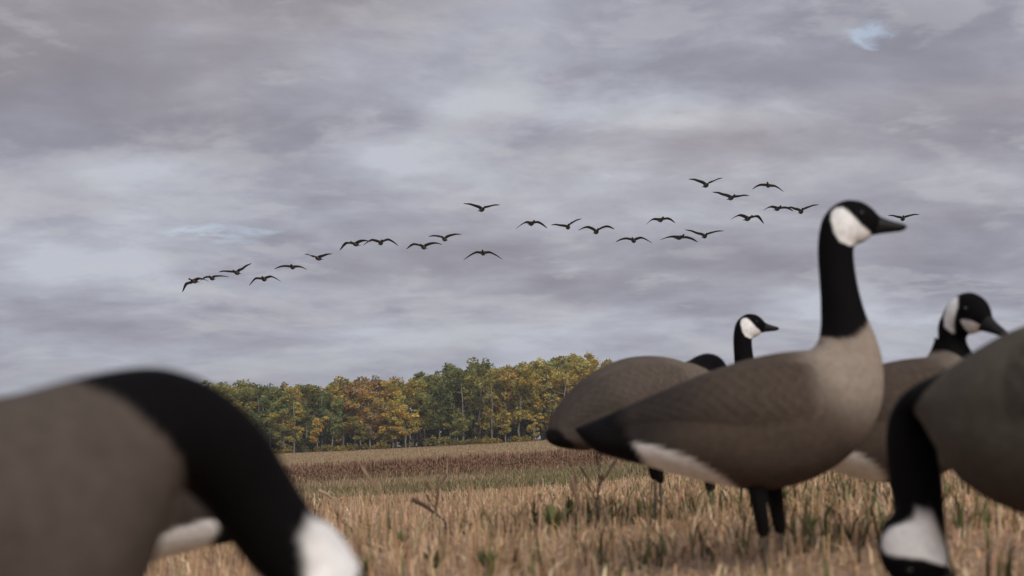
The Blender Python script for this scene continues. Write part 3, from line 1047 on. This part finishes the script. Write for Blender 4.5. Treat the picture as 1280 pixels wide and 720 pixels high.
def plumage(u, t, lat, hx, hy, kind, head0, x, z, tan=TAN, brown=BROWN, chin=False, ubo=0.0, dark=DARK, tb=2.0):
    """colour per vertex: u section, t 0 back .. 1 belly, hx/hy head pixel coords in the upright profile"""
    c = np.broadcast_to(brown, u.shape + (3,)).copy()
    c = lerp(c, dark, 1 - sst(u + 1.2 * t, 3.2, 5.6))
    c = lerp(c, BELLY, sst(t, .62, .95) * sst(u, 4.5, 6))
    br = sst(u - 1.2 * (0.5 - t) * 0 + 0.9 * np.cos(t * np.pi), 8.2 - .4, 10.4)
    c = lerp(c, np.broadcast_to(tan, c.shape), br)
    # white vent
    lo = np.interp(u, [2.2, 2.4, 3.0, 4.0, 5.0, 5.7], [.66, .65, .68, .77, .91, 1.02])
    wh = sst(t, lo - .025, lo + .025) * sst(u, 2.25 + (t - .62) * 1.5 - .06, 2.25 + (t - .62) * 1.5 + .06) * (1 - sst(u, 5.6, 5.75))
    c = lerp(c, np.broadcast_to(WHITE * .86, c.shape), wh)
    # black tail
    bt = 1 - sst(u, tb + (t - .5).clip(0) * 1.6, tb + .35 + (t - .5).clip(0) * 1.6)
    c = lerp(c, np.broadcast_to(BLACK * 1.5, c.shape), bt)
    # black neck
    jag = .03 * np.sin(lat * 300 + t * 23) + .04 * np.sin(t * 61 + lat * 700)
    if kind == 'up': ub = 11.35 + 3.5 * t + jag
    elif kind == 'rest': ub = 10.9 + 2.4 * t + jag
    else: ub = 11.2 + ubo + 2.0 * t + jag
    c = lerp(c, np.broadcast_to(BLACK, c.shape), sst(u, ub - .12, ub + .12))
    # white cheek: outline on each side of the head
    ck = np.array([(1033, 276), (1035, 266), (1041, 260), (1049, 260), (1058, 270), (1070, 283), (1087, 294), (1083, 301), (1070, 306),
                   (1056, 309), (1043, 304), (1036, 293)], float)
    dist = np.full(hx.shape, 1e9); inside = np.zeros(hx.shape, bool)
    for q in range(len(ck)):
        p0, p1 = ck[q], ck[(q + 1) % len(ck)]
        e = p1 - p0
        tt = np.clip(((hx - p0[0]) * e[0] + (hy - p0[1]) * e[1]) / (e @ e), 0, 1)
        dist = np.minimum(dist, np.hypot(hx - p0[0] - tt * e[0], hy - p0[1] - tt * e[1]))
        cond = (p0[1] > hy) != (p1[1] > hy)
        xi = p0[0] + (hy - p0[1]) / (p1[1] - p0[1] + 1e-9) * e[0]
        inside ^= cond & (hx < xi)
    sd_ = np.where(inside, -dist, dist)
    m = (1 - sst(sd_, -1.6, 1.2)) * sst(np.abs(lat), .009, .013) * (u > head0 - .8)
    if chin:
        m = m * (1 - sst(hx, 1056, 1060))
        m = np.maximum(m, sst(u, 21.3, 21.7) * sst(t, .66, .72))
    c = lerp(c, np.broadcast_to(WHITE, c.shape), m)
    return c


def goose(kind, anchor_px, ref_px, d, yaw, label, scale=1.0, twist=None, stub=0.12, tan=TAN, brown=BROWN, pitch=0.0, legx=(936, 966), chin=False, ubo=0.0, dark=DARK, tb=2.0):
    """one decoy; its profile point ref_px shows at anchor_px at distance d"""
    secs, bill, head0 = profile(kind)
    s = scale / PXM
    W = P(*anchor_px, d)
    pc, ps = math.cos(pitch), math.sin(pitch)

    def prof2loc(xp, yp):
        X = (xp - GX0) * s; Z = (GY0 - yp) * s
        Zc = Z - .33 * scale
        return X * pc - Zc * ps, X * ps + Zc * pc + .33 * scale

    rx, rz = prof2loc(*ref_px)
    cy, sy = math.cos(yaw), math.sin(yaw)
    bx, by = W.x - rx * cy, W.y - rx * sy
    bz = gz(bx, by)
    dz = (W.z - rz) - bz
    root = empty("goose_decoy", (bx, by, bz), yaw, label, "goose decoy", "goose decoys standing in the stubble")

    def tw(Pt, u):
        if twist is None: return Pt
        ang, u0, u1, (apx, apy), (adx, ady) = twist
        ox, oz = prof2loc(apx, apy)
        axv = Vector((adx, 0, -ady)).normalized()
        th = ang * sst(u, u0, u1)
        k = np.array(axv)
        p = Pt - np.array([ox, 0, oz])
        cth, sth = np.cos(th)[..., None], np.sin(th)[..., None]
        dot = (p @ k)[..., None]
        return p * cth + np.cross(k, p) * sth + k * dot * (1 - cth) + np.array([ox, 0, oz])

    def surf(us, S, TH, off=0.0):
        """grid of points for section rows S (n,5) and angles TH (m)"""
        D = S[:, None, 0:2]; V = S[:, None, 2:4]; w = S[:, None, 4] * scale
        ct, stn = np.cos(TH)[None, :], np.sin(TH)[None, :]
        # slightly boxy section for the body, round for the neck
        fat = 1 + .06 * (1 - sst(us, 9, 12))[:, None] * np.abs(np.sin(2 * TH))[None, :]
        mid = (D + V) / 2; hv = (D - V) / 2
        pp = mid + hv * (ct * fat)[..., None]
        X, Z = prof2loc(pp[..., 0], pp[..., 1])
        Y = w * stn * fat
        Q = np.stack([X, np.broadcast_to(Y, X.shape), Z + dz], -1)
        return Q, pp, Y

    NTH = 60
    TH = np.linspace(0, 2 * np.pi, NTH, endpoint=False)
    us, S = sample(secs, 6)
    Q, pp, Y = surf(us, S, TH)
    # head pixel coordinates in the upright profile
    usU, SU = sample(UP, 6)
    hS = np.zeros_like(S)
    shift = 0
    for i, u in enumerate(us):
        uu = min(max(u + shift, 0), usU[-1]); j = int(round(uu * 6)); hS[i] = SU[j]
    hm = (hS[:, None, 0:2] + hS[:, None, 2:4]) / 2 + (hS[:, None, 0:2] - hS[:, None, 2:4]) / 2 * np.cos(TH)[None, :, None]
    U = np.repeat(us[:, None], NTH, 1)
    T = np.broadcast_to((1 - np.cos(TH)) / 2, U.shape)
    C = plumage(U, T, np.broadcast_to(Y, U.shape), hm[..., 0], hm[..., 1], kind, head0, Q[..., 0], Q[..., 2], tan, brown, chin, ubo, dark, tb)
    n = len(us)
    i = (np.arange(n - 1)[:, None] * NTH + np.arange(NTH)[None, :])
    i2 = (np.arange(n - 1)[:, None] * NTH + (np.arange(NTH)[None, :] + 1) % NTH)
    Fc = np.stack([i, i2, i2 + NTH, i + NTH], -1).reshape(-1, 4)
    Qt = tw(Q.copy() - np.array([0, 0, dz]), U) + np.array([0, 0, dz]) if twist else Q
    V = Qt.reshape(-1, 3)
    # close the two ends
    ends = np.array([V[:NTH].mean(0), V[-NTH:].mean(0)])
    k = len(V)
    a = np.arange(NTH); b = (a + 1) % NTH
    cap = np.concatenate([np.stack([np.full(NTH, k), b, a, a], 1), np.stack([np.full(NTH, k + 1), (n - 1) * NTH + a, (n - 1) * NTH + b, (n - 1) * NTH + b], 1)])
    V = np.concatenate([V, ends])
    Cc = np.concatenate([C.reshape(-1, 3), C[0, :1], C[-1, :1]])
    Ft = np.concatenate([Fc[:, [0, 1, 2]], Fc[:, [0, 2, 3]], cap[:, :3]])
    obj("body", mesh_np("body", V, Ft, Cc, M_PLUME, True), root)

    # bill
    ub, SB = sample(bill, 4)
    thb = np.linspace(0, 2 * np.pi, 20, endpoint=False)
    QB, _, _ = surf(ub + 30, SB, thb)
    if twist: QB = tw(QB - np.array([0, 0, dz]), np.full(QB.shape[:2], 99.0)) + np.array([0, 0, dz])
    nb = len(ub)
    i = (np.arange(nb - 1)[:, None] * 20 + np.arange(20)[None, :]); i2 = (np.arange(nb - 1)[:, None] * 20 + (np.arange(20)[None, :] + 1) % 20)
    FB = np.stack([i, i2, i2 + 20, i + 20], -1).reshape(-1, 4)
    VB = QB.reshape(-1, 3)
    kb = len(VB)
    capb = np.stack([np.full(20, kb), (nb - 1) * 20 + np.arange(20), (nb - 1) * 20 + (np.arange(20) + 1) % 20], 1)
    VB = np.concatenate([VB, VB[-20:].mean(0)[None]])
    obj("bill", mesh_np("bill", VB, np.concatenate([FB[:, [0, 1, 2]], FB[:, [0, 2, 3]], capb]), None, M_BILL, True), root)

    # eyes
    ei = int(22.6 * 6)
    for sgn in (1, -1):
        j = int(round((.30 if sgn > 0 else .70) * 0 + (NTH * .21 if sgn > 0 else NTH * .79))) % NTH
        c = Qt[ei, j]
        th, ph = np.meshgrid(np.linspace(0, np.pi, 7), np.linspace(0, 2 * np.pi, 10, endpoint=False), indexing='ij')
        r = .0055 * scale
        E = np.stack([c[0] + r * np.sin(th) * np.cos(ph), c[1] + r * np.sin(th) * np.sin(ph), c[2] + r * np.cos(th)], -1).reshape(-1, 3)
        ii = (np.arange(6)[:, None] * 10 + np.arange(10)[None, :]); jj = (np.arange(6)[:, None] * 10 + (np.arange(10)[None, :] + 1) % 10)
        obj("eye", mesh_np("eye", E, np.stack([ii, ii + 10, jj + 10, jj], -1).reshape(-1, 4), None, M_EYE, True), root)

    # folded wings: shells lying on the flanks with overlapping rows of feathers
    for sgn in (1, -1):
        nu, nt = 110, 44
        gu = np.linspace(1.15, 8.7, nu)
        gt = np.linspace(0, 1, nt)
        rows = []
        Ssm = np.stack([[np.interp(uu, us, S[:, q]) for q in range(5)] for uu in gu])
        tlo = np.interp(gu, [1.15, 2.2, 4, 6, 8, 8.7], [.22, .26, .34, .46, .50, .48])
        tlo = np.clip(tlo + .13, 0, .62)
        thi = np.interp(gu, [1.15, 2.5, 5, 8.7], [.10, .03, .03, .12])
        tt = thi[:, None] + (tlo - thi)[:, None] * gt[None, :]
        th = np.arccos(1 - 2 * tt)
        D = Ssm[:, None, 0:2]; Vv = Ssm[:, None, 2:4]; w = Ssm[:, None, 4] * scale
        fat = 1 + .06 * np.abs(np.sin(2 * th)) * (1 - sst(gu, 9, 12))[:, None]
        p2 = (D + Vv) / 2 + (D - Vv) / 2 * (np.cos(th) * fat)[..., None]
        X, Z = prof2loc(p2[..., 0], p2[..., 1])
        Yw = w * np.sin(th) * fat * sgn
        G = np.stack([X, Yw, Z + dz], -1)
        # outward normal
        du = np.gradient(G, axis=0); dv = np.gradient(G, axis=1)
        nn = np.cross(du, dv); nn /= np.linalg.norm(nn, axis=-1)[..., None] + 1e-12
        if (nn[..., 1].mean() * sgn) < 0: nn = -nn
        eu = sst(gu, 1.15, 2.0) * (1 - sst(gu, 7.6, 8.7))
        et = sst(gt, 0, .15) * (1 - sst(gt, .55, 1.0))
        edge = eu[:, None] * et[None, :]
        row = (gu[:, None] * 2.1 + .5 * (np.floor(gt[None, :] * 9) % 2) + .35 * (np.abs(((gt[None, :] * 9) % 1) - .5) * 2) ** 2)
        row = row + .5 * vnoise(X * 9, Z * 9 + sgn, 3.0, 61)
        fr = 1 - (row % 1.0)
        off = -.0012 + edge * (.0048 + .0030 * fr) * scale
        G = G + nn * off[..., None]
        cu = np.repeat(gu[:, None], nt, 1)
        Cw = lerp(np.broadcast_to(brown * .93, cu.shape + (3,)).copy(), dark, 1 - sst(cu + .8 * tt, 3.3, 5.9))
        Cw = lerp(Cw, BLACK * 1.6, 1 - sst(cu, tb - .4, tb + .6))
        pale = (fr > .84) * .06 * sst(cu, 3.5, 6)
        Cw = Cw * (.89 + .22 * fr)[..., None]
        Cw = Cw * (1 + pale[..., None] * np.array([1.0, .95, .85]) * 1.6)
        Cw = lerp(Cw, np.broadcast_to(tan * .8, Cw.shape), .55 * sst(cu, 7.6, 8.7))
        ii = (np.arange(nu - 1)[:, None] * nt + np.arange(nt - 1)[None, :]).ravel()
        Fw = np.stack([ii, ii + 1, ii + nt + 1, ii + nt], 1)
        if sgn > 0: Fw = Fw[:, ::-1]
        obj("wing", mesh_np("wing", G.reshape(-1, 3), Fw, Cw.reshape(-1, 3), M_PLUME, True), root)

    # legs: black stubs on thin steel stakes
    for sgn, lx in ((-1, legx[0]), (1, legx[1])):
        X0, Z0 = prof2loc(lx - 6, 596); X1, _ = prof2loc(lx + 4, 660)
        yl = sgn * .045 * scale
        zt = Z0 + dz + .02
        zb = max(Z0 + dz - stub * scale, .03)
        pts = [(X0, yl, zt), (X0 * .6 + X1 * .4, yl, zt * .6 + zb * .4), (X1, yl, zb + .008), (X1, yl, zb)]
        Vl, Fl, _ = tube_np(pts, [.026 * scale, .0185 * scale, .0135 * scale, .006], 12)
        leg = obj("leg", mesh_np("leg", Vl, Fl, None, M_BLACK, True), root)
        Vs, Fs, _ = tube_np([(X1, yl, zb + .02), (X1 + .004, yl, -.03)], [.0042, .0042], 8)
        obj("stake", mesh_np("stake", Vs, Fs, None, M_STEEL, True), leg)
    return root


goose('up', (1045, 330), (1042, 330), 3.0, 0.0, "large upright goose decoy in profile, head highest of all, standing centre right")
goose('up', (929, 440), (1043, 340), 5.7, RAD(8), "small upright goose decoy whose head rises behind the big decoy's back", legx=(944, 966))
goose('hump', (797, 446), (945, 422), 4.7, RAD(34), "feeding goose decoy behind the big decoy's tail, humped back and lowered neck", pitch=RAD(9),
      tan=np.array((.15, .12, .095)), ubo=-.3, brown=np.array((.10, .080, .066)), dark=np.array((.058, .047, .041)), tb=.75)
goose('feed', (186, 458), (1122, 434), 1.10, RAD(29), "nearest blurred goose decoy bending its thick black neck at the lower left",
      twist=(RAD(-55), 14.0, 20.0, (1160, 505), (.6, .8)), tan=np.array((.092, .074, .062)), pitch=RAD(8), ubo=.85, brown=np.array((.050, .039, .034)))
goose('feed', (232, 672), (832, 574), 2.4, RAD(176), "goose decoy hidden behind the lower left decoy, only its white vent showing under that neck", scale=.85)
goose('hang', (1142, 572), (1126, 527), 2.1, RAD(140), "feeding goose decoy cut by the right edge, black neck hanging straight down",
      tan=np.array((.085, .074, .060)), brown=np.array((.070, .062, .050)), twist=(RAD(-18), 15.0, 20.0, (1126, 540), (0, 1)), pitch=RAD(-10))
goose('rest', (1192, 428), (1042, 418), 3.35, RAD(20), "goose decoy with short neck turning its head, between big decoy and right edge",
      twist=(RAD(-80), 14.0, 18.0, (1042, 400), (0, -1)), tan=np.array((.17, .14, .115)), chin=True)


# ------------------------------------------------------------------ flying geese
def m_flyer(N):
    c = vcol(N)
    return principled(N, c, 0.8, 0.1)


M_FLY = material("wild_plumage", m_flyer)


def flyer(bx, by, lt, le, re, rt, d, yaw, label):
    """a goose in flight, coming towards the camera; wing points in photo pixels from the body"""
    m = d / F
    body = [(-.46, .02, .012), (-.40, .035, .03), (-.30, .07, .055), (-.12, .10, .095), (.04, .105, .10), (.17, .085, .085), (.25, .055, .058), (.33, .036, .036),
            (.45, .031, .031), (.55, .034, .034), (.59, .042, .042), (.635, .042, .040), (.665, .028, .026), (.69, .016, .016), (.725, .008, .008)]
    B = np.array(body); nseg = 14
    th = np.linspace(0, 2 * np.pi, nseg, endpoint=False)
    zc = np.interp(B[:, 0], [-.46, -.2, .2, .45, .72], [.02, 0, .0, .03, .035])
    X = np.repeat(B[:, 0:1], nseg, 1); Y = B[:, 1:2] * np.cos(th)[None]; Z = zc[:, None] + B[:, 2:3] * np.sin(th)[None]
    V = np.stack([X, Y, Z], -1)
    C = np.zeros(V.shape)
    C[:] = (.10, .083, .068)
    C[B[:, 0] > .27] = (.012, .011, .011)
    C[B[:, 0] < -.38] = (.015, .014, .014)
    C[:, np.sin(th) < -.3] *= 1.25
    chk = np.zeros(C.shape[:2], bool); chk[10:11] = np.abs(np.cos(th)) > .5
    C[chk] = (.6, .6, .58)
    n = len(B)
    i = (np.arange(n - 1)[:, None] * nseg + np.arange(nseg)[None]); i2 = (np.arange(n - 1)[:, None] * nseg + (np.arange(nseg)[None] + 1) % nseg)
    parts = [(V.reshape(-1, 3), np.stack([i, i + nseg, i2 + nseg, i2], -1).reshape(-1, 4), C.reshape(-1, 3))]
    # wings: swept, cambered aerofoil lofted through root, wrist and tip
    for sg, e, t in ((-1, le, lt), (1, re, rt)):
        # seen from the front the bird's left wing (+Y) is on the photo's right when it flies to us; yaw pi turns +Y to -x
        key = np.array([[0, 0, 0.04], [abs(e[0]) * m * .45, -e[1] * m * .62, 0], [abs(e[0]) * m, -e[1] * m, 0],
                        [(abs(e[0]) + abs(t[0])) / 2 * m, -(e[1] + t[1]) / 2 * m + .03, 0], [abs(t[0]) * m, -t[1] * m, 0]])
        key[:, 2] = 0
        kk = np.vstack([2 * key[0] - key[1], key, 2 * key[-1] - key[-2]])
        sp = []
        for q in range(4):
            for tt in np.linspace(0, 1, 5, endpoint=(q == 3)):
                sp.append(cr(kk[q], kk[q + 1], kk[q + 2], kk[q + 3], tt))
        sp = np.array(sp); ns = len(sp)
        f = np.linspace(0, 1, ns)
        chord = np.interp(f, [0, .25, .5, .75, .92, 1], [.36, .37, .33, .25, .15, .04])
        lead = np.interp(f, [0, .3, .5, .75, 1], [.20, .25, .25, .15, -.06])
        thick = np.interp(f, [0, .3, .6, 1], [.055, .042, .024, .006])
        inc = .16
        ring = []
        prof = [(0, 0), (.12, .55), (.35, .6), (.7, .3), (1, 0.02), (.7, -.05), (.35, -.25), (.12, -.4)]
        for q in range(ns):
            for cx, cz in prof:
                xx = lead[q] - cx * chord[q]
                zz = sp[q, 1] + .05 + thick[q] * cz - inc * cx * chord[q]
                ring.append((xx, sg * (sp[q, 0]), zz))
        ring = np.array(ring); k = len(prof)
        i = (np.arange(ns - 1)[:, None] * k + np.arange(k)[None]); i2 = (np.arange(ns - 1)[:, None] * k + (np.arange(k)[None] + 1) % k)
        Fw = np.stack([i, i + k, i2 + k, i2], -1).reshape(-1, 4)
        if sg > 0: Fw = Fw[:, ::-1]
        Cw = np.zeros((ns, k, 3)); Cw[:] = (.095, .083, .075)
        Cw[:, 3:6] = (.045, .041, .040)
        Cw[int(ns * .7):] = (.042, .038, .037)
        parts.append((ring, Fw, Cw.reshape(-1, 3)))
    # tail fan
    tf = []
    for q, a in enumerate(np.linspace(-.5, .5, 7)):
        tf.append((-.36, .03 * a * 2, .03)); tf.append((-.36 - .20 * math.cos(a), .20 * math.sin(a), .02))
    tf = np.array(tf); tf2 = tf + np.array([0, 0, -.008])
    a = np.arange(6) * 2
    Fq = np.concatenate([np.stack([a, a + 1, a + 3, a + 2], 1), np.stack([a + 14, a + 16, a + 17, a + 15], 1)])
    parts.append((np.vstack([tf, tf2]), Fq, np.full((28, 3), .014)))
    V, Fc, C = join(parts)
    o = obj("flying_goose", mesh_np("flying_goose", V, Fc, C, M_FLY, True), None, label=label, category="goose", group="wild geese flying in a loose line")
    o.location = P(bx, by, d)
    o.rotation_euler = (0, 0, -math.pi / 2 + yaw)


FLY = [
    (242.6, 351.5, (-16, 14.6), (-9, 4), (8, -2.5), (19, 2), 0, "leftmost flying goose, one wing drooping steeply, last of the line"),
    (265, 348, (-15, 3.5), (-6, -1), (5, -2), (21, -1), 5, "second flying goose from left, wingtip overlapping the leftmost bird"),
    (296, 341, (-24, 0), (-12, -1), (7, -4), (18, -11), 2, "third flying goose from left, banking with right wing raised"),
    (330, 349, (-19, 9.5), (-10, 0), (9, -2.5), (21, 4), -1, "flying goose with arched wings, lowest just right of the banking bird"),
    (365.5, 334, (-23, 3.5), (-10, -.5), (8, 0), (18, 4), 1, "fifth flying goose from left, wings bowed thin and flat"),
    (397.7, 323, (-19, -5), (-8.5, -2.4), (7, -2.4), (18, -4.5), 3, "sixth flying goose from left, wings in a shallow raised V"),
    (444.4, 305.3, (-22, 8), (-11.5, -1), (10, -3.5), (20, -1.5), 4, "left bird of the overlapping pair of flying geese above the tree line's left half"),
    (476, 303.7, (-22.5, 5), (-12, -2.5), (9.5, -3.5), (22.5, 4), -2, "right bird of the overlapping pair of flying geese above the tree line's left half"),
    (529.4, 309, (-22.5, 3), (-12, -3), (12, -4), (23.5, -2), -1, "flying goose with thick curved wings below a straighter winged bird, left of centre"),
    (555.6, 299, (-21, -3), (-7.5, -3), (8.5, -4), (21.5, -5), 2, "straight winged flying goose just above the curved winged bird, left of centre"),
    (602.5, 262, (-23.5, -6), (-9, -3.5), (9, -3.5), (24, -6), -1, "lone higher flying goose near picture centre, wings spread in a wide V"),
    (603.8, 316.5, (-24.7, 9.5), (-9, 0), (9, 0), (24.5, 9), -2, "lone lower flying goose near picture centre, wings bent down evenly"),
    (664.5, 279.5, (-19.7, 8), (-8, -.5), (8, -1), (21, 6.5), 0, "flying goose with down bent wings, left of the banking bird at centre"),
    (710, 284, (-21.5, -2), (-10, -1.5), (5.5, -5), (17.5, -10), 1, "banking flying goose at centre with right wing raised"),
    (745.4, 289.8, (-23, -.5), (-11.5, -5), (12.5, -6), (23.5, -2.6), -3, "flying goose at centre with thick wings arched like a bow"),
    (792, 300.8, (-23, 2), (-10, -2), (10, -2.5), (23, 4.5), 0, "lowest flying goose right of centre, above the humped decoy's back"),
    (826, 275, (-18.6, 7), (-10, 0), (9, -1), (19, 4.5), 2, "flying goose with short bowed wings above the humped decoy, higher than its neighbours"),
    (849.4, 297, (-24.5, 4.5), (-11, 0), (9.5, .5), (24.7, 6), -1, "flying goose with long flat drooping wings, left of a V winged bird"),
    (881, 295.3, (-24.5, -7.5), (-10, -3), (8.5, -3.7), (24.7, -6), 1, "V winged flying goose low over the small upright decoy's head"),
    (882.7, 231.8, (-22, -7), (-10, -4.5), (8.5, -4.5), (22.5, -9.5), 2, "highest flying goose, wings in a deep V"),
    (914, 247.5, (-23.5, -6.5), (-11, -3.5), (9.7, -1.5), (24, -2.5), 0, "flying goose just below the highest bird, right wing held level"),
    (960, 231.8, (-20, 5), (-9.7, 0), (8.5, 2), (19.4, 9.7), 3, "second highest flying goose, tilted with right wing drooping, near the big decoy's head"),
    (934.8, 273.5, (-22, 2.5), (-11, -3.4), (12, -2.4), (21.8, 6.8), -2, "flying goose with arched wings left of the pair by the big decoy's head"),
    (972, 261, (-17.7, 3), (-8.5, -1.7), (9.7, -.7), (20.6, 3.6), 4, "left bird of the touching pair beside the big decoy's head"),
    (1001.4, 264.5, (-17, -5), (-8.5, -3), (8.5, -4.4), (22.5, -7.7), -1, "right bird of the touching pair beside the big decoy's head"),
    (1128.5, 273.5, (-18, -4), (-7, -2), (7, -2.5), (20.6, -4), 2, "rightmost flying goose, partly hidden behind the big decoy's bill"),
]
rf = random.Random(3)
for bx, by, lt, le, re, rt, dd, label in FLY:
    flyer(bx, by, re and lt, le, re, rt, 64 + dd, RAD(rf.uniform(-14, 14)), label)
